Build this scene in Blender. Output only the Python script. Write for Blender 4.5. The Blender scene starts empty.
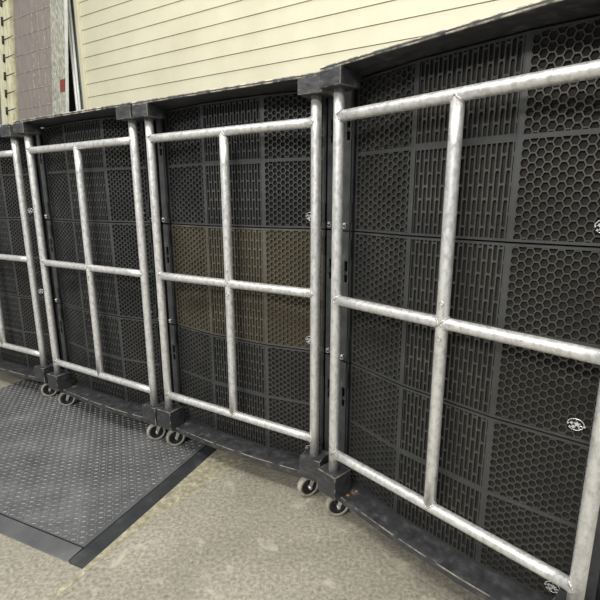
import bpy, bmesh, math, random
from mathutils import Vector, Matrix

random.seed(7)
sc = bpy.context.scene
COL = sc.collection

# ------------------------------------------------------------------ camera
cam_d = bpy.data.cameras.new('camera')
cam_d.sensor_width = 36.0
cam_d.lens = 448.17 / 600 * 36.0
cam_d.clip_start = 0.02
cam = bpy.data.objects.new('camera', cam_d)
COL.objects.link(cam)
pitch = math.radians(12.537)
roll = math.radians(-0.087)
F = Vector((0, math.cos(pitch), -math.sin(pitch)))
U = Vector((0, math.sin(pitch), math.cos(pitch)))
R = Vector((1, 0, 0))
R2 = math.cos(roll) * R + math.sin(roll) * U
U2 = -math.sin(roll) * R + math.cos(roll) * U
cam.matrix_world = Matrix(((R2.x, U2.x, -F.x, 0), (R2.y, U2.y, -F.y, 0), (R2.z, U2.z, -F.z, 1.296), (0, 0, 0, 1)))
sc.camera = cam

# ------------------------------------------------------------------ world, lights, exposure
sc.view_settings.view_transform = 'Standard'
sc.view_settings.look = 'None'
sc.view_settings.gamma = 1.0
sc.view_settings.use_curve_mapping = False
sc.view_settings.exposure = 0.0
w = bpy.data.worlds.new('hall_light')
sc.world = w
w.use_nodes = True
bg = w.node_tree.nodes['Background']
bg.inputs['Color'].default_value = (0.93, 0.95, 1.0, 1)
bg.inputs['Strength'].default_value = 0.38


def area(name, loc, target, sx, sy, power, color):
    l = bpy.data.lights.new(name, 'AREA')
    l.shape = 'RECTANGLE'
    l.size, l.size_y = sx, sy
    l.energy = power
    l.color = color
    o = bpy.data.objects.new(name, l)
    COL.objects.link(o)
    o.location = loc
    o.rotation_euler = (Vector(target) - Vector(loc)).to_track_quat('-Z', 'Y').to_euler()
    return o


# rows of high-bay lamps of the hall
area('high_bay_lamp', (-3.0, -3.2, 4.6), (-0.6, 2.0, 0.8), 3.0, 0.8, 265, (1.0, 0.98, 0.93))
area('high_bay_lamp', (-2.2, 0.2, 4.6), (-1.2, 2.2, 0.6), 3.0, 0.5, 130, (1.0, 0.97, 0.90))
area('high_bay_lamp', (1.6, -0.3, 4.6), (0.6, 2.0, 0.8), 2.6, 0.5, 95, (1.0, 0.97, 0.90))
area('high_bay_lamp', (0.2, 3.1, 4.6), (0.4, 4.0, 2.2), 3.0, 0.4, 42, (1.0, 0.96, 0.84))

# ------------------------------------------------------------------ materials


def nt(name):
    m = bpy.data.materials.new(name)
    m.use_nodes = True
    t = m.node_tree
    b = t.nodes['Principled BSDF']
    return m, t, b


def N(t, kind, **kw):
    n = t.nodes.new(kind)
    for k, v in kw.items():
        if k in n.inputs:
            n.inputs[k].default_value = v
        else:
            setattr(n, k, v)
    return n


def noise_mat(name, stops, scale=8.0, rough=(0.5, 0.7), metal=0.0, bump=0.0, bscale=60, detail=6.0, dist=0.0, stretch=(1, 1, 1), spec=0.5):
    m, t, b = nt(name)
    L = t.links.new
    tc = N(t, 'ShaderNodeTexCoord')
    mp = N(t, 'ShaderNodeMapping')
    mp.inputs['Scale'].default_value = stretch
    L(tc.outputs['Object'], mp.inputs[0])
    n1 = N(t, 'ShaderNodeTexNoise', Scale=scale, Detail=detail, Distortion=dist)
    n1.inputs['Roughness'].default_value = 0.65
    L(mp.outputs[0], n1.inputs['Vector'])
    cr = N(t, 'ShaderNodeValToRGB')
    while len(cr.color_ramp.elements) < len(stops):
        cr.color_ramp.elements.new(0.5)
    for e, (p, c) in zip(cr.color_ramp.elements, stops):
        e.position = p
        e.color = (*c, 1)
    L(n1.outputs[0], cr.inputs[0])
    L(cr.outputs[0], b.inputs['Base Color'])
    mr = N(t, 'ShaderNodeMapRange')
    mr.inputs['To Min'].default_value = rough[0]
    mr.inputs['To Max'].default_value = rough[1]
    mr.inputs['From Min'].default_value = 0.3
    mr.inputs['From Max'].default_value = 0.7
    L(n1.outputs[0], mr.inputs[0])
    L(mr.outputs[0], b.inputs['Roughness'])
    b.inputs['Metallic'].default_value = metal
    b.inputs['Specular IOR Level'].default_value = spec
    if bump:
        n2 = N(t, 'ShaderNodeTexNoise', Scale=bscale, Detail=4.0)
        L(mp.outputs[0], n2.inputs['Vector'])
        bp = N(t, 'ShaderNodeBump', Strength=bump, Distance=0.004)
        L(n2.outputs[0], bp.inputs['Height'])
        L(bp.outputs[0], b.inputs['Normal'])
    return m


GALV = noise_mat('galvanised_steel', [(0.30, (0.48, 0.48, 0.465)), (0.44, (0.65, 0.65, 0.635)), (0.58, (0.79, 0.79, 0.775)), (0.72, (0.71, 0.68, 0.62))],
                 scale=70, rough=(0.34, 0.55), metal=0.6, bump=0.16, bscale=160, detail=10, stretch=(1, 1, 0.6))
WELD = noise_mat('weld_zinc', [(0.35, (0.33, 0.32, 0.30)), (0.6, (0.78, 0.77, 0.74))], scale=120, rough=(0.3, 0.5), metal=0.7, bump=0.6, bscale=200)
PAINT = noise_mat('black_painted_wood', [(0.30, (0.026, 0.027, 0.030)), (0.52, (0.046, 0.047, 0.051)), (0.64, (0.080, 0.080, 0.083)), (0.74, (0.20, 0.19, 0.17))],
                  scale=24, rough=(0.38, 0.62), bump=0.35, bscale=45, detail=9, dist=0.1, stretch=(1, 1, 2.0))
WORN = noise_mat('worn_board_edge', [(0.44, (0.028, 0.028, 0.030)), (0.50, (0.13, 0.125, 0.11)), (0.60, (0.24, 0.22, 0.18)), (0.72, (0.48, 0.43, 0.34))],
                 scale=22, rough=(0.6, 0.8), bump=0.3, bscale=80, detail=8)
CHIPPED = noise_mat('chipped_board_edge', [(0.40, (0.05, 0.05, 0.05)), (0.47, (0.20, 0.19, 0.16)), (0.54, (0.50, 0.46, 0.37)), (0.66, (0.85, 0.80, 0.66))], scale=18, rough=(0.6, 0.8), bump=0.3, bscale=80, detail=8)
BLACK = noise_mat('black_powder_coat', [(0.35, (0.012, 0.013, 0.015)), (0.7, (0.028, 0.030, 0.033))], scale=14, rough=(0.42, 0.6), bump=0.1, bscale=300)
RIG = noise_mat('dark_grey_steel', [(0.35, (0.050, 0.054, 0.055)), (0.62, (0.075, 0.080, 0.081)), (0.78, (0.13, 0.13, 0.126))], scale=20, rough=(0.38, 0.55), metal=0.2, bump=0.08, bscale=200)
GAP_SHADE = noise_mat('black_gap_shade', [(0.4, (0.004, 0.004, 0.004)), (0.7, (0.008, 0.008, 0.008))], rough=(0.8, 0.9))  # near-black colour standing in for shade in the mat's edge gap
GRILLE = noise_mat('charcoal_grille', [(0.35, (0.039, 0.041, 0.042)), (0.62, (0.060, 0.061, 0.060)), (0.76, (0.105, 0.10, 0.088))], scale=7, rough=(0.40, 0.55), metal=0.15, detail=10)
GRILLE_D = noise_mat('dusty_grille', [(0.35, (0.060, 0.056, 0.045)), (0.62, (0.095, 0.088, 0.068)), (0.78, (0.15, 0.135, 0.10))], scale=7, rough=(0.45, 0.6), metal=0.1, detail=10)
FOAM = noise_mat('black_foam', [(0.35, (0.006, 0.0063, 0.0065)), (0.65, (0.014, 0.014, 0.014))], scale=160, rough=(0.85, 0.95), bump=0.5, bscale=400)
FOAM_B = noise_mat('brown_dusty_foam', [(0.35, (0.014, 0.0120, 0.009)), (0.65, (0.034, 0.029, 0.021))], scale=140, rough=(0.85, 0.95), bump=0.5, bscale=400)
FOAM_T = noise_mat('tan_dusty_foam', [(0.35, (0.050, 0.041, 0.021)), (0.65, (0.105, 0.087, 0.047))], scale=140, rough=(0.85, 0.95), bump=0.5, bscale=400)
SILVER = noise_mat('bright_metal', [(0.3, (0.70, 0.70, 0.69)), (0.7, (0.85, 0.85, 0.84))], scale=60, rough=(0.22, 0.35), metal=0.6)
TYRE = noise_mat('grey_rubber_tyre', [(0.35, (0.26, 0.25, 0.215)), (0.62, (0.44, 0.42, 0.36)), (0.78, (0.58, 0.55, 0.48))], scale=30, rough=(0.55, 0.75), bump=0.1)
HUB = noise_mat('black_hub', [(0.35, (0.012, 0.012, 0.012)), (0.7, (0.03, 0.03, 0.03))], scale=30, rough=(0.4, 0.6))
RUST = noise_mat('rusty_screw', [(0.35, (0.32, 0.11, 0.03)), (0.7, (0.55, 0.22, 0.07))], scale=90, rough=(0.6, 0.8))
MAT = noise_mat('black_rubber_mat', [(0.34, (0.080, 0.082, 0.086)), (0.52, (0.122, 0.124, 0.128)), (0.68, (0.190, 0.191, 0.194))], scale=3.5, rough=(0.30, 0.45), bump=0.12, bscale=160, detail=10)
TREAD = noise_mat('highlit_rubber_tread', [(0.34, (0.11, 0.113, 0.117)), (0.50, (0.20, 0.202, 0.206)), (0.66, (0.31, 0.31, 0.307))], scale=16, rough=(0.26, 0.42), detail=10)  # lighter than the mat base: highlights on the raised tread put into colour
MAT_EDGE = noise_mat('rubber_ramp_edge', [(0.36, (0.024, 0.026, 0.029)), (0.56, (0.042, 0.044, 0.048)), (0.72, (0.12, 0.12, 0.12))], scale=9, rough=(0.42, 0.6), bump=0.1, bscale=100, detail=10)
CREAM = noise_mat('cream_painted_panel', [(0.35, (0.60, 0.57, 0.42)), (0.65, (0.68, 0.65, 0.50))], scale=1.6, rough=(0.45, 0.6), bump=0.03, bscale=20)
SEAM = noise_mat('panel_seam', [(0.35, (0.42, 0.40, 0.29)), (0.65, (0.50, 0.48, 0.36))], scale=5, rough=(0.6, 0.7))
YELLOW = noise_mat('pale_yellow_wood', [(0.30, (0.52, 0.48, 0.27)), (0.5, (0.80, 0.76, 0.52)), (0.7, (0.90, 0.88, 0.72))], scale=14, rough=(0.45, 0.6), bump=0.2, stretch=(3, 3, 0.6))
SPECK = noise_mat('speckled_grey_edging', [(0.36, (0.24, 0.24, 0.19)), (0.52, (0.44, 0.44, 0.37)), (0.66, (0.68, 0.68, 0.60))], scale=30, rough=(0.5, 0.7), bump=0.2, stretch=(2, 2, 0.7), detail=8)
MAUVE = noise_mat('mauve_grey_covering', [(0.35, (0.26, 0.225, 0.20)), (0.6, (0.34, 0.30, 0.27)), (0.75, (0.48, 0.44, 0.40))], scale=10, rough=(0.4, 0.6), bump=0.1, stretch=(3, 1, 0.5), detail=8)
LINE = noise_mat('pale_scuffed_joint', [(0.42, (0.27, 0.235, 0.21)), (0.55, (0.42, 0.385, 0.345)), (0.7, (0.66, 0.63, 0.58))], scale=24, rough=(0.5, 0.7), detail=8)
GREEN = noise_mat('grey_green_metal', [(0.35, (0.15, 0.17, 0.155)), (0.65, (0.22, 0.24, 0.215))], scale=6, rough=(0.4, 0.55), metal=0.2)
WHITE = noise_mat('white_conduit', [(0.35, (0.60, 0.62, 0.60)), (0.65, (0.80, 0.81, 0.79))], scale=10, rough=(0.3, 0.45))
DARKW = noise_mat('dark_recess', [(0.35, (0.035, 0.033, 0.028)), (0.65, (0.075, 0.07, 0.06))], scale=5, rough=(0.7, 0.8))
RED = noise_mat('rust_red_tag', [(0.35, (0.22, 0.045, 0.03)), (0.65, (0.30, 0.07, 0.045))], scale=20, rough=(0.5, 0.6))


def concrete():
    m, t, b = nt('worn_concrete')
    L = t.links.new
    tc = N(t, 'ShaderNodeTexCoord')
    n1 = N(t, 'ShaderNodeTexNoise', Scale=1.6, Detail=10.0, Distortion=0.4)
    n2 = N(t, 'ShaderNodeTexNoise', Scale=70.0, Detail=8.0)
    n2.inputs['Roughness'].default_value = 0.75
    n3 = N(t, 'ShaderNodeTexNoise', Scale=9.0, Detail=8.0, Distortion=1.0)
    for n in (n1, n2, n3):
        L(tc.outputs['Object'], n.inputs['Vector'])
    c1 = N(t, 'ShaderNodeValToRGB')
    c1.color_ramp.elements[0].position = 0.35
    c1.color_ramp.elements[0].color = (0.32, 0.298, 0.245, 1)
    c1.color_ramp.elements[1].position = 0.68
    c1.color_ramp.elements[1].color = (0.47, 0.442, 0.368, 1)
    L(n1.outputs[0], c1.inputs[0])
    c2 = N(t, 'ShaderNodeValToRGB')
    c2.color_ramp.elements[0].position = 0.36
    c2.color_ramp.elements[0].color = (0.36, 0.35, 0.33, 1)
    c2.color_ramp.elements[1].position = 0.66
    c2.color_ramp.elements[1].color = (1.35, 1.35, 1.32, 1)
    L(n2.outputs[0], c2.inputs[0])
    mx = N(t, 'ShaderNodeMixRGB', blend_type='MULTIPLY')
    mx.inputs[0].default_value = 0.8
    L(c1.outputs[0], mx.inputs[1])
    L(c2.outputs[0], mx.inputs[2])
    # scattered pale scuffs
    c3 = N(t, 'ShaderNodeValToRGB')
    c3.color_ramp.elements[0].position = 0.60
    c3.color_ramp.elements[0].color = (0, 0, 0, 1)
    c3.color_ramp.elements[1].position = 0.72
    c3.color_ramp.elements[1].color = (0.8, 0.8, 0.8, 1)
    L(n3.outputs[0], c3.inputs[0])
    m2 = N(t, 'ShaderNodeMixRGB')
    m2.inputs[2].default_value = (0.56, 0.52, 0.42, 1)
    L(c3.outputs[0], m2.inputs[0])
    L(mx.outputs[0], m2.inputs[1])
    L(m2.outputs[0], b.inputs['Base Color'])
    b.inputs['Roughness'].default_value = 0.5
    bp = N(t, 'ShaderNodeBump', Strength=0.25, Distance=0.003)
    L(n2.outputs[0], bp.inputs['Height'])
    L(bp.outputs[0], b.inputs['Normal'])
    return m


CONC = concrete()
CONC_Y = noise_mat('polished_yellow_concrete', [(0.34, (0.22, 0.20, 0.14)), (0.5, (0.36, 0.33, 0.235)), (0.62, (0.50, 0.46, 0.34)), (0.70, (0.85, 0.81, 0.66))], scale=38, rough=(0.3, 0.6), bump=0.15, detail=10)

# ------------------------------------------------------------------ mesh helpers


class MB:
    def __init__(self):
        self.v, self.f, self.m, self.s = [], [], [], []

    def add(self, vs, fs, mi=0, smooth=False):
        o = len(self.v)
        self.v += [tuple(p) for p in vs]
        for f in fs:
            self.f.append(tuple(i + o for i in f))
            self.m.append(mi)
            self.s.append(smooth)

    def box(self, a, b, mi=0):
        x0, y0, z0 = a
        x1, y1, z1 = b
        self.add([(x0, y0, z0), (x1, y0, z0), (x1, y1, z0), (x0, y1, z0), (x0, y0, z1), (x1, y0, z1), (x1, y1, z1), (x0, y1, z1)],
                 [(3, 2, 1, 0), (4, 5, 6, 7), (0, 1, 5, 4), (1, 2, 6, 5), (2, 3, 7, 6), (3, 0, 4, 7)], mi)

    def prism(self, pts, z0, z1, mi=0):
        n = len(pts)
        self.add([(x, y, z0) for x, y in pts] + [(x, y, z1) for x, y in pts],
                 [tuple(range(n - 1, -1, -1)), tuple(range(n, 2 * n))] + [(i, (i + 1) % n, n + (i + 1) % n, n + i) for i in range(n)], mi)

    def tube(self, pts, r, n=16, mi=0, caps=True, closed=False, radii=None):
        pts = [Vector(p) for p in pts]
        k = len(pts)
        prev = None
        vs = []
        for i, p in enumerate(pts):
            a = pts[(i - 1) % k] if (closed or i > 0) else pts[i]
            b = pts[(i + 1) % k] if (closed or i < k - 1) else pts[i]
            d = (b - a).normalized()
            if prev is None:
                ref = Vector((0, 0, 1)) if abs(d.z) < 0.9 else Vector((1, 0, 0))
                u = d.cross(ref).normalized()
            else:
                u = (prev - d * prev.dot(d)).normalized()
            prev = u
            w_ = d.cross(u)
            rr = radii[i] if radii else r
            for j in range(n):
                t_ = 2 * math.pi * j / n
                vs.append(p + (u * math.cos(t_) + w_ * math.sin(t_)) * rr)
        fs = []
        for i in range(k if closed else k - 1):
            for j in range(n):
                a0 = i * n + j
                a1 = i * n + (j + 1) % n
                b0 = ((i + 1) % k) * n + j
                b1 = ((i + 1) % k) * n + (j + 1) % n
                fs.append((a0, a1, b1, b0))
        self.add(vs, fs, mi, True)
        if caps and not closed:
            o = len(self.v) - len(vs)
            self.f.append(tuple(o + j for j in range(n - 1, -1, -1)))
            self.m.append(mi)
            self.s.append(False)
            self.f.append(tuple(o + (k - 1) * n + j for j in range(n)))
            self.m.append(mi)
            self.s.append(False)

    def lathe(self, prof, axis, origin, n=32, mi=0):
        # prof: (distance along axis, radius), closed profile
        ax = Vector(axis).normalized()
        ref = Vector((0, 0, 1)) if abs(ax.z) < 0.9 else Vector((1, 0, 0))
        u = ax.cross(ref).normalized()
        w_ = ax.cross(u)
        k = len(prof)
        vs = []
        for a, r in prof:
            for j in range(n):
                t_ = 2 * math.pi * j / n
                vs.append(Vector(origin) + ax * a + (u * math.cos(t_) + w_ * math.sin(t_)) * r)
        fs = []
        for i in range(k):
            for j in range(n):
                fs.append((i * n + j, i * n + (j + 1) % n, ((i + 1) % k) * n + (j + 1) % n, ((i + 1) % k) * n + j))
        self.add(vs, fs, mi, True)

    def mesh(self, name, mats, bevel=0, bevel_mat=None):
        me = bpy.data.meshes.new(name)
        me.from_pydata(self.v, [], self.f)
        for m in (mats if isinstance(mats, (list, tuple)) else [mats]):
            me.materials.append(m)
        for p, mi, s in zip(me.polygons, self.m, self.s):
            p.material_index = mi
            p.use_smooth = s
        bm = bmesh.new()
        bm.from_mesh(me)
        bmesh.ops.recalc_face_normals(bm, faces=bm.faces)
        if bevel:
            ed = [e for e in bm.edges if len(e.link_faces) == 2 and e.calc_face_angle(0) > 0.6]
            kw = {'material': bevel_mat} if bevel_mat is not None else {}
            bmesh.ops.bevel(bm, geom=ed, offset=bevel, segments=2, profile=0.5, affect='EDGES', **kw)
        bm.to_mesh(me)
        bm.free()
        return me

    def build(self, name, mats, parent=None, loc=None, **kw):
        o = bpy.data.objects.new(name, self.mesh(name, mats, **kw))
        COL.objects.link(o)
        if parent:
            o.parent = parent
        if loc:
            o.location = loc
        return o


def thing(name, label, cat, loc=(0, 0, 0), rz=0, group=None):
    o = bpy.data.objects.new(name, None)
    COL.objects.link(o)
    o.empty_display_size = 0.1
    o.location = loc
    o.rotation_euler = (0, 0, rz)
    o['label'] = label
    o['category'] = cat
    if group:
        o['group'] = group
    return o


def struct(o):
    o['kind'] = 'structure'
    return o


# ------------------------------------------------------------------ the setting
mb = MB()
mb.box((-6.5, -2.0, -0.06), (5.5, 7.5, 0.0))
struct(mb.build('floor', CONC))

WANG = -0.5325          # the wall runs parallel to the middle carts
WO = Vector((-1.5128, 2.6331, 0))


def wall_pt(x, y, z=0):
    return Vector((WO.x + x * math.cos(WANG) - y * math.sin(WANG), WO.y + x * math.sin(WANG) + y * math.cos(WANG), z))


def in_wall_frame(o):
    o.location = wall_pt(0, 1.6)
    o.rotation_euler = (0, 0, WANG)
    return o


mb = MB()
# cream cladding: courses 0.142 m high, each a little out at its foot, a shadow line between them
z = 0.0
x0, x1 = -1.66, 4.6
h = 0.1215
while z < 4.6:
    mb.add([(x0, -0.008, z + 0.003), (x1, -0.008, z + 0.003), (x1, -0.001, z + h), (x0, -0.001, z + h), (x0, 0.10, z + 0.003), (x1, 0.10, z + 0.003), (x1, 0.10, z + h), (x0, 0.10, z + h)],
           [(0, 1, 2, 3), (0, 4, 5, 1), (3, 2, 6, 7), (0, 3, 7, 4), (1, 5, 6, 2)], 0)
    z += h
mb.box((x0, 0.012, 0), (x1, 0.09, 4.6), 1)
struct(in_wall_frame(mb.build('wall_back', [CREAM, SEAM])))
mb = MB()
mb.box((-5.5, 0.25, 0), (-1.66, 0.35, 4.6))
struct(in_wall_frame(mb.build('wall_left', DARKW)))
mb = MB()
mb.box((-1.71, -0.03, 0), (-1.655, 0.11, 4.6))
struct(in_wall_frame(mb.build('trim_1', CREAM, bevel=0.004)))

# grey-green post and white conduits by the cladding
p = thing('door_jamb', 'grey-green metal door jamb with white pipes beside cream cladding', 'door jamb', wall_pt(-1.76, 1.63), WANG)
mb = MB()
mb.box((-0.05, -0.02, 0), (0.048, 0.10, 4.5))
mb.build('post', GREEN, p, bevel=0.004)
for xx, rr in ((-0.068, 0.017), (-0.030, 0.012)):
    mb = MB()
    mb.tube([(xx, -0.045, 0), (xx, -0.045, 4.5)], rr, 14)
    mb.build('pipe', WHITE, p)

# mauve covered panel leaning beside it
p = thing('leaning_panel', 'tall mauve-grey panel with pale yellow edge, left behind the carts', 'panel', wall_pt(-2.765, 1.50), WANG)
SH = 0.16


def sheared(mb_, xa, xb, ya, yb, za=0.0, zb=3.9, mi=0):
    def X(x, z_):
        return x + SH * (z_ - 2.4)
    q = []
    for z_ in (za, zb):
        q += [(X(xa, z_), ya, z_), (X(xb, z_), ya, z_), (X(xb, z_), yb, z_), (X(xa, z_), yb, z_)]
    mb_.add(q, [(3, 2, 1, 0), (4, 5, 6, 7), (0, 1, 5, 4), (1, 2, 6, 5), (2, 3, 7, 6), (3, 0, 4, 7)], mi)


# local x = wall frame x + 2.9
mb = MB()
sheared(mb, 0.02, 0.72, 0.0, 0.03)
mb.build('covering', MAUVE, p)
mb = MB()
zz = 0.17
rows = []
while zz < 3.8:
    sheared(mb, 0.03, 0.70, -0.004, 0.004, zz, zz + 0.008)
    rows.append(zz)
    zz += 0.176
rnd = random.Random(3)
for i, zz in enumerate(rows[:-1]):
    for xx in (0.34, 0.43, 0.55):
        if rnd.random() < 0.75:
            sheared(mb, xx + 0.012 * rnd.random(), xx + 0.014 + 0.012 * rnd.random(), -0.003, 0.003, zz + 0.01, zz + 0.176)
mb.build('joint_lines', LINE, p)
mb = MB()
sheared(mb, 0.70, 0.935, -0.02, 0.0)
mb.build('speckled_edging', SPECK, p)
mb = MB()
sheared(mb, 0.935, 0.95, -0.024, 0.0)
mb.build('white_lip', WHITE, p)
mb = MB()
sheared(mb, 0.85, 0.925, -0.028, -0.018, 2.37, 2.48)
t = mb.build('tag', RED, p)
t['label'] = 'rust-red tag'
mb = MB()
sheared(mb, -0.27, -0.15, -0.03, 0.04)
sheared(mb, -0.135, -0.02, -0.03, 0.04)
sheared(mb, -0.16, -0.13, 0.0, 0.03)
mb.build('yellow_edge', YELLOW, p)
k = 0
zz = 1.93
while zz < 3.6:
    mb = MB()
    X = -0.143 + SH * (zz - 2.4)
    mb.tube([(X - 0.006, -0.035, zz - 0.04), (X + 0.006, -0.035, zz + 0.04)], 0.014, 10)
    mb.tube([(X, -0.036, zz), (X + 0.19, -0.034, zz + 0.012)], 0.0035, 6)
    mb.build('fastener', BLACK, p)
    zz += 0.176
mb = MB()
sheared(mb, -0.55, -0.27, 0.02, 0.10)
mb.build('grey_backing', GREEN, p)

# ------------------------------------------------------------------ tread mat with bevelled edge
MANG = math.atan2(2.236 - 1.593, -0.496 + 0.773)     # along the right edge
e2 = Vector((math.cos(MANG), math.sin(MANG), 0))
e1 = Vector((math.sin(MANG), -math.cos(MANG), 0))    # to the right of that edge (outward)
# corner of the mat: right edge line meets the near-left edge line
pr = Vector((-0.773, 1.593, 0))
pn = Vector((-1.117, 1.594, 0))
d = (pn - pr)
near = d.dot(e2)       # the near edge sits this far along e2
mat_o = pr + e2 * near
mat_rz = math.atan2(e2.y, e2.x) - math.pi / 2      # local x = e1, local y = e2
p = thing('tread_mat', 'black rubber mat with diamond tread on the concrete under the left carts', 'mat', mat_o, mat_rz)
MW, ML = 1.77, 1.62
MT = 0.003
mb = MB()
mb.box((-MW, 0, 0.0), (0, ML, MT))
mb.build('mat_base', MAT, p)
mb = MB()
pt = 0.0225
T = MT


def lozenge(cx, cy, ang, a, b, hh):
    ca_, sa_ = math.cos(ang), math.sin(ang)
    vs = []
    for (u, v_, z_) in ((-a, 0, 0), (-a * 0.5, -b, 0), (a * 0.5, -b, 0), (a, 0, 0), (a * 0.5, b, 0), (-a * 0.5, b, 0),
                        (-a * 0.55, 0, hh), (-a * 0.3, -b * 0.45, hh), (a * 0.3, -b * 0.45, hh), (a * 0.55, 0, hh), (a * 0.3, b * 0.45, hh), (-a * 0.3, b * 0.45, hh)):
        vs.append((cx + u * ca_ - v_ * sa_, cy + u * sa_ + v_ * ca_, T - 0.0003 + z_))
    mb.add(vs, [(6, 7, 8, 9, 10, 11)] + [(i, (i + 1) % 6, 6 + (i + 1) % 6, 6 + i) for i in range(6)], 0, False)


nx, ny = int(MW / pt), int(ML / pt)
for i in range(nx):
    for j in range(ny):
        cx = -MW + (i + 0.5) * pt
        cy = (j + 0.5) * pt
        if (i + j) % 2:
            lozenge(cx, cy, math.radians(30), 0.0112, 0.0030, 0.0027)
        else:
            lozenge(cx, cy, math.radians(-60), 0.0112, 0.0030, 0.0027)
tb = mb.build('tread', TREAD, p)
tb['kind'] = 'stuff'
# bevelled rubber edging strips
mb = MB()
mb.box((-MW, -0.07, 0), (0.07, 0, 0.0008))
mb.box((0, 0, 0), (0.07, ML, 0.0008))
mb.build('edge_gap_shade', GAP_SHADE, p)  # added black sheet, paints the gap beside the ramps as shaded
EW = 0.078
g = 0.009
for (A, B, C_, D_) in (((g, -EW), (EW, -EW), (EW, ML), (g, ML)),):
    mb = MB()
    mb.add([(A[0], A[1], 0), (B[0], B[1], 0), (C_[0], C_[1], 0), (D_[0], D_[1], 0), (A[0], A[1], 0.006), (B[0] - 0.004, B[1], 0.002), (C_[0] - 0.004, C_[1], 0.002), (D_[0], D_[1], 0.006)],
           [(3, 2, 1, 0), (4, 5, 6, 7), (0, 1, 5, 4), (1, 2, 6, 5), (2, 3, 7, 6), (3, 0, 4, 7)])
    mb.build('edge_ramp', MAT_EDGE, p)
mb = MB()
mb.add([(-MW, -EW, 0), (0, -EW, 0), (0, -g, 0), (-MW, -g, 0), (-MW, -EW + 0.004, 0.002), (0, -EW + 0.004, 0.002), (0, -g, 0.006), (-MW, -g, 0.006)],
       [(3, 2, 1, 0), (4, 5, 6, 7), (0, 1, 5, 4), (1, 2, 6, 5), (2, 3, 7, 6), (3, 0, 4, 7)])
mb.build('edge_ramp', MAT, p)

# paler polished strip of concrete along the mat
mb = MB()
pts = []
for s_, wd in ((-0.5, 0.01), (-0.2, 0.02), (0.1, 0.035), (0.2, 0.055), (0.4, 0.105), (0.64, 0.170), (0.9, 0.235), (1.3, 0.33)):
    pts.append((s_, wd))
poly = [(EW + 0.001, s_) for s_, _ in pts] + [(EW + wd, s_) for s_, wd in reversed(pts)]
mb.prism(poly, 0.0002, 0.0012)
o = struct(mb.build('trim_2', CONC_Y))
o.location = mat_o
o.rotation_euler = (0, 0, mat_rz)

# ------------------------------------------------------------------ cart
PR = 0.0190           # pipe radius
GW = 0.860            # gate width between post axes
Z_PB, Z_B, Z_M, Z_T, Z_PT = 0.246, 0.320, 0.9405, 1.570, 1.657
DECK0, DECK1 = 0.122, 0.148
TOP0, TOP1 = 1.711, 1.724
DEPTH = 0.72


def post_mb(x, z0, z1, y=0.0, r=PR):
    m_ = MB()
    n = 10
    m_.tube([(x, y, z0 + (z1 - z0) * i / n) for i in range(n + 1)], r, 24)
    return m_


def bead(m_, x, z, sx, axis='x', r=PR):
    # weld bead: the saddle curve where a pipe of radius r meets a pipe of the same radius
    pts_ = []
    rr = []
    n = 36
    for i in range(n):
        a = 2 * math.pi * i / n
        s_, c_ = math.sin(a), math.cos(a)
        dd = math.sqrt(max(r * r - (r * s_) ** 2, 0)) + 0.001
        if axis == 'x':      # horizontal pipe meeting an upright
            pts_.append((x + sx * dd, r * 1.02 * s_, z + r * 1.02 * c_))
        else:                # upright pipe meeting a horizontal rail
            pts_.append((x + r * 1.02 * c_, r * 1.02 * s_, z + sx * dd))
        rr.append(0.0012 + 0.0024 * random.random())
    m_.tube(pts_, 0.003, 8, mi=1, closed=True, radii=rr)


def block_obj(name, x0_, x1_, y0_, y1_, z0_, z1_, parent):
    m_ = MB()
    m_.box((x0_, y0_, z0_), (x1_, y1_, z1_))
    return m_.build(name, [PAINT, WORN], parent, bevel=0.0028, bevel_mat=1)


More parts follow.
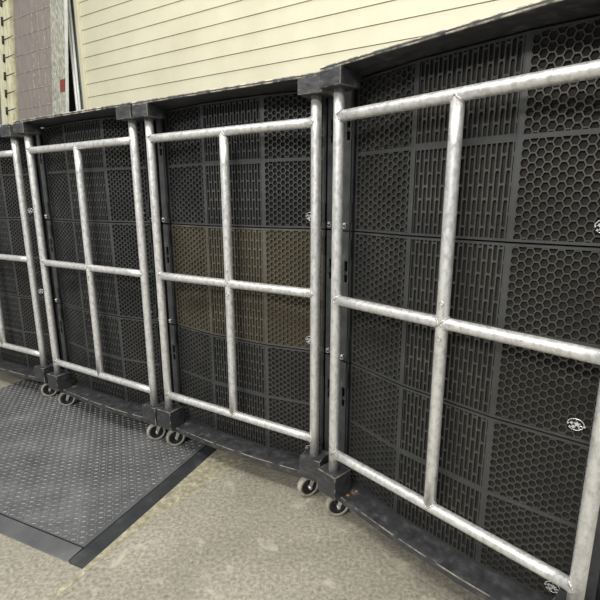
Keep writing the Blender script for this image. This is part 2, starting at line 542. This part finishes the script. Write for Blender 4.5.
def make_cart():
    c = thing('speaker_cart', 'x', 'cart')
    # bottom deck, its front edge bowed outward
    front = [(-0.05, -0.004), (0.05, -0.005), (0.16, -0.013), (0.30, -0.021), (0.43, -0.023), (0.56, -0.021), (0.70, -0.012), (0.81, -0.003), (0.91, -0.001)]
    m_ = MB()
    m_.prism(front + [(0.91, DEPTH), (-0.05, DEPTH)], DECK0, DECK1)
    m_.build('deck', [PAINT, WORN], c, bevel=0.003, bevel_mat=1)
    m_ = MB()
    m_.prism([(-0.05, -0.045), (0.91, -0.045), (0.91, DEPTH), (-0.05, DEPTH)], TOP0, TOP1)
    m_.build('top_board', [PAINT, CHIPPED], c, bevel=0.004, bevel_mat=1)
    # bead of worn trim along the front of the top board
    for x in (0.0, GW):
        block_obj('corner_block', x - 0.05, x + 0.047, -0.040, 0.052, DECK1, Z_PB, c)
        block_obj('corner_block', x - 0.05, x + 0.047, -0.048, 0.052, Z_PT, TOP0, c)
        block_obj('corner_block', x - 0.05, x + 0.047, DEPTH - 0.092, DEPTH, DECK1, Z_PB, c)
        block_obj('corner_block', x - 0.05, x + 0.047, DEPTH - 0.092, DEPTH, Z_PT, TOP0, c)
        post_mb(x, Z_PB - 0.01, Z_PT + 0.01).build('post', GALV, c)
        post_mb(x, Z_PB - 0.01, Z_PT + 0.01, DEPTH - 0.046).build('post', GALV, c)
    for z_ in (Z_B, Z_M, Z_T):
        m_ = MB()
        m_.tube([(0.004 + (GW - 0.008) * i / 8, 0, z_) for i in range(9)], PR * 0.97, 24)
        bead(m_, 0.0, z_, 1)
        bead(m_, GW, z_, -1)
        m_.build('rail', [GALV, WELD], c)
    m_ = post_mb(GW / 2, Z_B + 0.004, Z_T - 0.004, 0.0, PR * 0.99)
    bead(m_, GW / 2, Z_B, 1, 'z')
    bead(m_, GW / 2, Z_T, -1, 'z')
    bead(m_, GW / 2, Z_M, 1, 'x')
    bead(m_, GW / 2, Z_M, -1, 'x')
    for zz_ in (Z_M + 0.062, Z_M - 0.045):     # drilled dimples above and below the crossing
        m_.tube([(GW / 2 + 0.004 + 0.006 * math.cos(a), -PR * 0.97, zz_ + 0.006 * math.sin(a)) for a in [i * math.pi / 6 for i in range(12)]], 0.0016, 6, mi=1, closed=True)
    m_.build('middle_post', [GALV, WELD], c)
    # screws on the deck beside the left block
    for (sx_, sy_) in ((0.058, 0.026), (0.064, 0.070)):
        m_ = MB()
        m_.lathe([(0, 0.0001), (0, 0.0075), (0.002, 0.006), (0.003, 0.0001)], (0, 0, 1), (sx_, sy_, DECK1 - 0.0005), 12)
        m_.build('screw', RUST, c)
    # casters
    for (cx, cy) in ((-0.010, 0.070), (0.815, 0.066), (-0.010, DEPTH - 0.08), (0.815, DEPTH - 0.08)):
        g_ = MB()
        g_.box((cx - 0.04, cy - 0.035, DECK0 - 0.005), (cx + 0.045, cy + 0.035, DECK0))
        g_.lathe([(0, 0.0001), (0, 0.025), (0.008, 0.022), (0.008, 0.0001)], (0, 0, 1), (cx, cy, DECK0 - 0.013), 20)
        wa = Vector((math.sin(math.radians(58)), -math.cos(math.radians(58)), 0))   # axle direction in cart frame
        tr = Vector((-wa.y, wa.x, 0))        # trail direction
        wc = Vector((cx, cy, 0.051)) - tr * 0.022
        for s_ in (-1, 1):
            ctr = wc + wa * (s_ * 0.0205)
            top = Vector((cx, cy, DECK0 - 0.012)) + wa * (s_ * 0.0205)
            hw = 0.012
            vs = []
            for q, wd in ((ctr + Vector((0, 0, -0.006)), 0.004), (ctr, 0.007), (top, 0.015)):
                for off in (-1, 1):
                    for th in (-0.0012, 0.0012):
                        vs.append(q + tr * off * wd + wa * th)
            fs = []
            for b_ in (0, 4):
                fs += [(b_, b_ + 2, b_ + 6, b_ + 4), (b_ + 1, b_ + 5, b_ + 7, b_ + 3), (b_, b_ + 4, b_ + 5, b_ + 1), (b_ + 2, b_ + 3, b_ + 7, b_ + 6)]
            fs += [(0, 1, 3, 2), (8, 10, 11, 9)]
            g_.add(vs, fs)
        ca_ = g_.build('caster', GALV, c)
        m_ = MB()
        m_.tube([wc - wa * 0.027, wc + wa * 0.027], 0.0068, 10)
        m_.build('axle_bolt', SILVER, ca_)
        m_ = MB()
        m_.lathe([(-0.013, 0.036), (-0.015, 0.042), (-0.015, 0.046), (-0.011, 0.0495), (0.0, 0.0505), (0.011, 0.0495), (0.015, 0.046), (0.015, 0.042), (0.013, 0.036)], wa, wc, 36)
        m_.build('tyre', TYRE, ca_)
        m_ = MB()
        m_.lathe([(-0.010, 0.007), (-0.008, 0.030), (-0.013, 0.0365), (0.013, 0.0365), (0.008, 0.030), (0.010, 0.007)], wa, wc, 30)
        m_.build('hub', HUB, ca_)
    return c


# ------------------------------------------------------------------ loudspeaker cabinet, origin = bottom left of the gate frame
CH = 0.515
CC = 0.410                # centre line
XI, XO = 0.158, 0.428     # half width of the slotted middle, half width overall
YI, YO = 0.072, 0.112     # front faces: middle, outer edge
TH = 0.0075                # grille thickness


def facet(side):
    """returns function mapping (u, v, depth) -> local point and the facet width"""
    if side == 0:
        a = Vector((CC - XI, YI, 0))
        b = Vector((CC + XI, YI, 0))
    elif side == 1:
        a = Vector((CC + XI, YI, 0))
        b = Vector((CC + XO, YO, 0))
    else:
        a = Vector((CC - XO, YO, 0))
        b = Vector((CC - XI, YI, 0))
    d_ = b - a
    wdt = d_.length
    d_.normalize()
    n_ = Vector((-d_.y, d_.x, 0))

    def f(u, v_, dep):
        q = a + d_ * u + n_ * dep
        return (q.x, q.y, v_)
    return f, wdt


def pattern_mesh(cells, rect, f, name):
    """cells: list of (outer ring, inner ring) of equal length in (u, v); clipped to rect, walls added behind holes"""
    bm = bmesh.new()
    for outer, inner in cells:
        n = len(outer)
        vo = [bm.verts.new((p_[0], 0, p_[1])) for p_ in outer]
        vi = [bm.verts.new((p_[0], 0, p_[1])) for p_ in inner]
        vb = [bm.verts.new((p_[0], TH, p_[1])) for p_ in inner]
        for i in range(n):
            j = (i + 1) % n
            bm.faces.new((vo[i], vo[j], vi[j], vi[i]))
            bm.faces.new((vi[i], vi[j], vb[j], vb[i]))
    u0, v0, u1, v1 = rect
    for co, no in (((u0, 0, 0), (-1, 0, 0)), ((u1, 0, 0), (1, 0, 0)), ((0, 0, v0), (0, 0, -1)), ((0, 0, v1), (0, 0, 1))):
        bmesh.ops.bisect_plane(bm, geom=bm.verts[:] + bm.edges[:] + bm.faces[:], plane_co=co, plane_no=no, clear_outer=True, dist=1e-6)
    for v_ in bm.verts:
        v_.co = f(v_.co.x, v_.co.z, v_.co.y)
    me = bpy.data.meshes.new(name)
    bm.to_mesh(me)
    bm.free()
    return me


def hex_cells(wd, v0, v1, up=False, K=0.89, Rr=0.0137):
    ri = Rr - 0.0020
    out = []
    nx_ = int(wd / (1.5 * Rr * K)) + 2
    ny_ = int((v1 - v0) / (math.sqrt(3) * Rr)) + 2
    for i in range(-1, nx_):
        for j in range(-1, ny_):
            cx = i * 1.5 * Rr * K + 0.009
            cy = v0 + (j + (0.5 if i % 2 else 0)) * math.sqrt(3) * Rr + 0.004
            o_ = [(cx + K * Rr * math.cos(math.radians(60 * k_)), cy + Rr * math.sin(math.radians(60 * k_))) for k_ in range(6)]
            i_ = [(cx + K * ri * math.cos(math.radians(60 * k_)), cy + ri * math.sin(math.radians(60 * k_))) for k_ in range(6)]
            out.append((o_, i_))
    return out


def slot_cells(wd, v0, v1, up=False):
    P, Hh = 0.0148, 0.076
    hw, hh = 0.0054, 0.0358
    out = []
    for i in range(int(wd / P) + 1):
        for j in range(-1, int((v1 - v0) / Hh) + 2):
            cx = (i + 0.5) * P + 0.004
            cy = (v0 + (j - 0.1 + (0.5 if i % 2 else 0)) * Hh) if up else (v1 - (j - 0.1 + (0.5 if i % 2 else 0)) * Hh)
            inner, outer = [], []
            for k_ in range(7):
                a = math.pi * k_ / 6
                inner.append((cx + hw * math.cos(a), cy + hh - hw + hw * math.sin(a)))
                outer.append((cx + P / 2 * (1 - k_ / 3), cy + Hh / 2))
            for k_ in range(7):
                a = math.pi + math.pi * k_ / 6
                inner.append((cx + hw * math.cos(a), cy - hh + hw + hw * math.sin(a)))
                outer.append((cx - P / 2 * (1 - k_ / 3), cy - Hh / 2))
            out.append((outer, inner))
    return out


def strip(m_, f, u0, v0, u1, v1, dep0=0.0, dep1=TH):
    q = [f(u0, v0, dep0), f(u1, v0, dep0), f(u1, v1, dep0), f(u0, v1, dep0), f(u0, v0, dep1), f(u1, v0, dep1), f(u1, v1, dep1), f(u0, v1, dep1)]
    m_.add(q, [(0, 1, 2, 3), (7, 6, 5, 4), (0, 4, 5, 1), (1, 5, 6, 2), (2, 6, 7, 3), (3, 7, 4, 0)])


def make_speaker():
    s = thing('loudspeaker', 'x', 'loudspeaker')
    # cabinet shell behind the grille
    m_ = MB()
    bk = 0.030
    prof = [(CC - XO, YO + bk), (CC - XI, YI + bk), (CC + XI, YI + bk), (CC + XO, YO + bk), (CC + XO - 0.05, 0.64), (CC - XO + 0.05, 0.64)]
    m_.prism(prof, 0.0, CH - 0.003)
    # front lips above and below that hold the grille
    lip = [(CC - XO, YO + 0.004), (CC - XI, YI + 0.004), (CC + XI, YI + 0.004), (CC + XO, YO + 0.004), (CC + XO, YO + bk + 0.001), (CC + XI, YI + bk + 0.001), (CC - XI, YI + bk + 0.001), (CC - XO, YO + bk + 0.001)]
    m_.prism(lip, 0.0, 0.006)
    m_.prism(lip, CH - 0.009, CH - 0.003)
    m_.build('cabinet', BLACK, s)
    edge = 0.008
    bar = 0.006
    mid = CH * 0.517
    wide_hex = lambda a_, b_, c_, up: hex_cells(a_, b_, c_, up, 1.04, 0.0142)
    for side, nm, cells in ((2, 'hex_grille', wide_hex), (0, 'slot_grille', slot_cells), (1, 'hex_grille', hex_cells)):
        f, wd = facet(side)
        ml = 0.006 if side == 0 else (0.010 if side == 2 else 0.012)
        mr_ = 0.006 if side == 0 else (0.012 if side == 2 else 0.010)
        bb = 0.010 if side == 0 else bar
        me_all = bmesh.new()
        for (v0, v1) in ((edge, mid - bb), (mid + bb, CH - 0.003 - edge)):
            me = pattern_mesh(cells(wd - ml - mr_, v0, v1, v0 > mid), (0.0, v0, wd - ml - mr_, v1), (lambda u, v_, dd, f=f, ml=ml: f(u + ml, v_, dd)), 'tmp')
            me_all.from_mesh(me)
            bpy.data.meshes.remove(me)
        m2 = MB()
        strip(m2, f, 0, 0.001, ml, CH - 0.004)
        strip(m2, f, wd - mr_, 0.001, wd, CH - 0.004)
        strip(m2, f, ml, 0.001, wd - mr_, edge)
        strip(m2, f, ml, CH - 0.003 - edge, wd - mr_, CH - 0.004)
        strip(m2, f, ml, mid - bb, wd - mr_, mid + bb)
        tmp = m2.mesh('tmp', GRILLE)
        me_all.from_mesh(tmp)
        bpy.data.meshes.remove(tmp)
        me = bpy.data.meshes.new(nm)
        me_all.to_mesh(me)
        me_all.free()
        me.materials.append(GRILLE)
        g_ = bpy.data.objects.new(nm, me)
        COL.objects.link(g_)
        g_.parent = s
        # foam sheet behind this grille
        m3 = MB()
        strip(m3, f, 0.0005, 0.007, wd - 0.0005, CH - 0.010, TH + 0.0008, TH + 0.009)
        m3.build('foam_sheet', FOAM, s)
    # badge, lower right
    f, wd = facet(1)
    m_ = MB()
    u0, v0 = wd - 0.058, 0.048

    def pt_(x, y, dp=-0.003):
        return f(u0 + x, v0 + y, dp)
    m_.tube([pt_(0.0195 * math.cos(a), 0.016 * math.sin(a)) for a in [math.radians(-8 + 196 * i / 20) for i in range(21)]], 0.0013, 6)
    m_.tube([pt_(0.0195 * math.cos(a), 0.016 * math.sin(a)) for a in [math.radians(232 + 76 * i / 8) for i in range(9)]], 0.0009, 6)
    m_.tube([pt_(0.000, 0.015), pt_(0.0, 0.010)], 0.0012, 6)

    def star(cx, cy, r_, n_):
        ring = []
        for i in range(2 * n_):
            a = math.pi * i / n_ + 0.3
            rr = r_ if i % 2 == 0 else r_ * 0.5
            ring.append((cx + rr * math.cos(a), cy + rr * math.sin(a)))
        k_ = len(ring)
        m_.add([pt_(x, y, -0.0055) for x, y in ring] + [pt_(x, y, -0.001) for x, y in ring],
               [tuple(range(k_))] + [(i, (i + 1) % k_, k_ + (i + 1) % k_, k_ + i) for i in range(k_)])
    star(0.003, 0.002, 0.0085, 5)
    star(-0.010, 0.003, 0.0050, 4)
    star(-0.005, -0.007, 0.0060, 6)
    star(-0.013, -0.009, 0.0040, 4)
    star(-0.018, 0.000, 0.0030, 4)
    star(0.0200, -0.001, 0.0036, 5)
    m_.tube([pt_(0.012 + 0.0045 * math.cos(a), -0.006 + 0.0045 * math.sin(a)) for a in [i * math.pi / 6 for i in range(12)]], 0.0014, 6, closed=True)
    o_ = m_.build('badge', SILVER, s)
    o_['label'] = 'small round silver emblem'
    # thin standoff behind the badge
    # rigging plates on both sides with pairs of slots
    for (xa, xb) in ((CC - XO - 0.052, CC - XO - 0.018), (CC + XO + 0.016, CC + XO + 0.045)):
        m_ = MB()
        y0 = 0.105
        holes = ((0.318, 0.348), (0.360, 0.400))
        xm0, xm1 = xa + 0.012, xb - 0.006
        m_.box((xa, y0, 0.002), (xm0, y0 + 0.006, CH - 0.005))
        m_.box((xm1, y0, 0.002), (xb, y0 + 0.006, CH - 0.005))
        zc = 0.002
        for (ha, hb) in holes:
            m_.box((xm0, y0, zc), (xm1, y0 + 0.006, ha))
            zc = hb
        m_.box((xm0, y0, zc), (xm1, y0 + 0.006, CH - 0.005))
        m_.box((xa, y0 + 0.006, 0.002), (xa + 0.004, 0.60, CH - 0.005))
        m_.box((xm0 - 0.007, y0 - 0.005, 0.345), (xm0 + 0.006, y0, 0.363))
        m_.build('rigging_plate', RIG, s)
        m_ = MB()
        m_.box((xa + 0.005, y0 + 0.02, 0.002), (xb + 0.010, 0.58, CH - 0.005))
        m_.build('side_panel', BLACK, s)
        # edge bracket between plate and grille
        m_ = MB()
        xe = CC - XO - 0.006 if xa < CC else CC + XO + 0.006
        m_.box((xe - 0.0045, y0 - 0.004, 0.001), (xe + 0.0045, y0 + 0.03, CH - 0.004))
        m_.box((xe - 0.008, y0 - 0.009, CH - 0.10), (xe + 0.004, y0 - 0.004, CH - 0.03))
        m_.box((xe - 0.008, y0 - 0.009, 0.03), (xe + 0.004, y0 - 0.004, 0.10))
        m_.build('edge_bracket', BLACK, s)
        m_ = MB()
        xp = (xa + xb) / 2 + 0.004
        zp = 0.024
        m_.tube([(xp - 0.004, y0 + 0.004, zp), (xp - 0.004, y0 - 0.016, zp)], 0.0045, 10)
        m_.tube([(xp - 0.004 + 0.009 * math.cos(a), y0 - 0.012 - 0.003 * math.sin(a), zp - 0.007 + 0.009 * math.sin(a)) for a in [math.radians(200 + 250 * i / 12) for i in range(13)]], 0.0013, 6)
        m_.build('locking_pin', GALV, s)
    return s


def copy_tree(root):
    r = root.copy()
    COL.objects.link(r)
    for ch in list(root.children):
        c_ = ch.copy()
        COL.objects.link(c_)
        c_.parent = r
        for g_ in list(ch.children):
            d_ = g_.copy()
            COL.objects.link(d_)
            d_.parent = c_
    return r


CARTS = [(-2.42943529, 3.16531581, -0.48680747), (-1.51275878, 2.63306198, -0.53250712), (-0.68011488, 2.14874971, -0.53572726), (0.13214228, 1.60069216, -0.83102094)]
CART_LABELS = ['black cart with pipe gate cut off by the left edge of the photo',
               'black cart with pipe gate standing fully on the tread mat, left of centre',
               'black cart with pipe gate in the middle, half over bare concrete beside the mat',
               'nearest and largest black cart with pipe gate, at the right, turned away from the row']
# looks of the grille and the foam, bottom to top, for every cart
LOOKS = [[('g', 'b'), ('g', 'b'), ('g', 'b')],
         [('g', 'b'), ('g', 'f'), ('g', 'f')],
         [('g', 'b'), ('d', 't'), ('g', 'f')],
         [('g', 'b'), ('g', 'b'), ('g', 'b')]]
WHO = ['in the cart at the left edge', 'in the second cart from left', 'in the third cart, half on the mat', 'in the nearest cart, far right']
TIER = ['bottom', 'middle', 'top']
XOFF = [-0.02, -0.03, 0.0, 0.0]
ZB = [(DECK1, 0.664), (0.664, 1.184), (1.184, 1.709)]

cart0 = make_cart()
spk0 = make_speaker()
carts, speakers = [], []
for i, (x, y, a) in enumerate(CARTS):
    c = cart0 if i == 0 else copy_tree(cart0)
    carts.append((c, x, y, a))
    for k in range(3):
        s = spk0 if (i == 0 and k == 0) else copy_tree(spk0)
        speakers.append((s, i, k, x, y, a))
for i, (c, x, y, a) in enumerate(carts):
    c.location = (x, y, 0)
    c.rotation_euler = (0, 0, a)
    if i != 3:      # only the nearest cart shows the two rusty screws
        for ch in list(c.children):
            if ch.name.startswith('screw'):
                bpy.data.objects.remove(ch)
    c['label'] = CART_LABELS[i]
    c['category'] = 'cart'
    c['group'] = 'speaker carts with galvanised pipe gates in a row'
GM = {'g': GRILLE, 'd': GRILLE_D}
FM = {'f': FOAM, 'b': FOAM_B, 't': FOAM_T}
for (s, i, k, x, y, a) in speakers:
    dx = XOFF[i]
    s.location = (x + dx * math.cos(a), y + dx * math.sin(a), ZB[k][0] + 0.0005)
    s.rotation_euler = (0, 0, a)
    s.scale = (1, 1, (ZB[k][1] - ZB[k][0] - 0.0005) / CH)
    gl, fl = LOOKS[i][k]
    tone = {'f': 'black', 'b': 'brown-dusted', 't': 'tan-dusted'}[fl]
    s['label'] = '%s grilled loudspeaker, %s of three %s' % (tone, TIER[k], WHO[i])
    s['category'] = 'loudspeaker'
    s['group'] = 'loudspeakers stacked in the carts'
    for ch in s.children:
        if 'grille' in ch.name:
            ch.material_slots[0].link = 'OBJECT'
            ch.material_slots[0].material = GM[gl]
        elif 'foam' in ch.name:
            ch.material_slots[0].link = 'OBJECT'
            ch.material_slots[0].material = FM[fl]
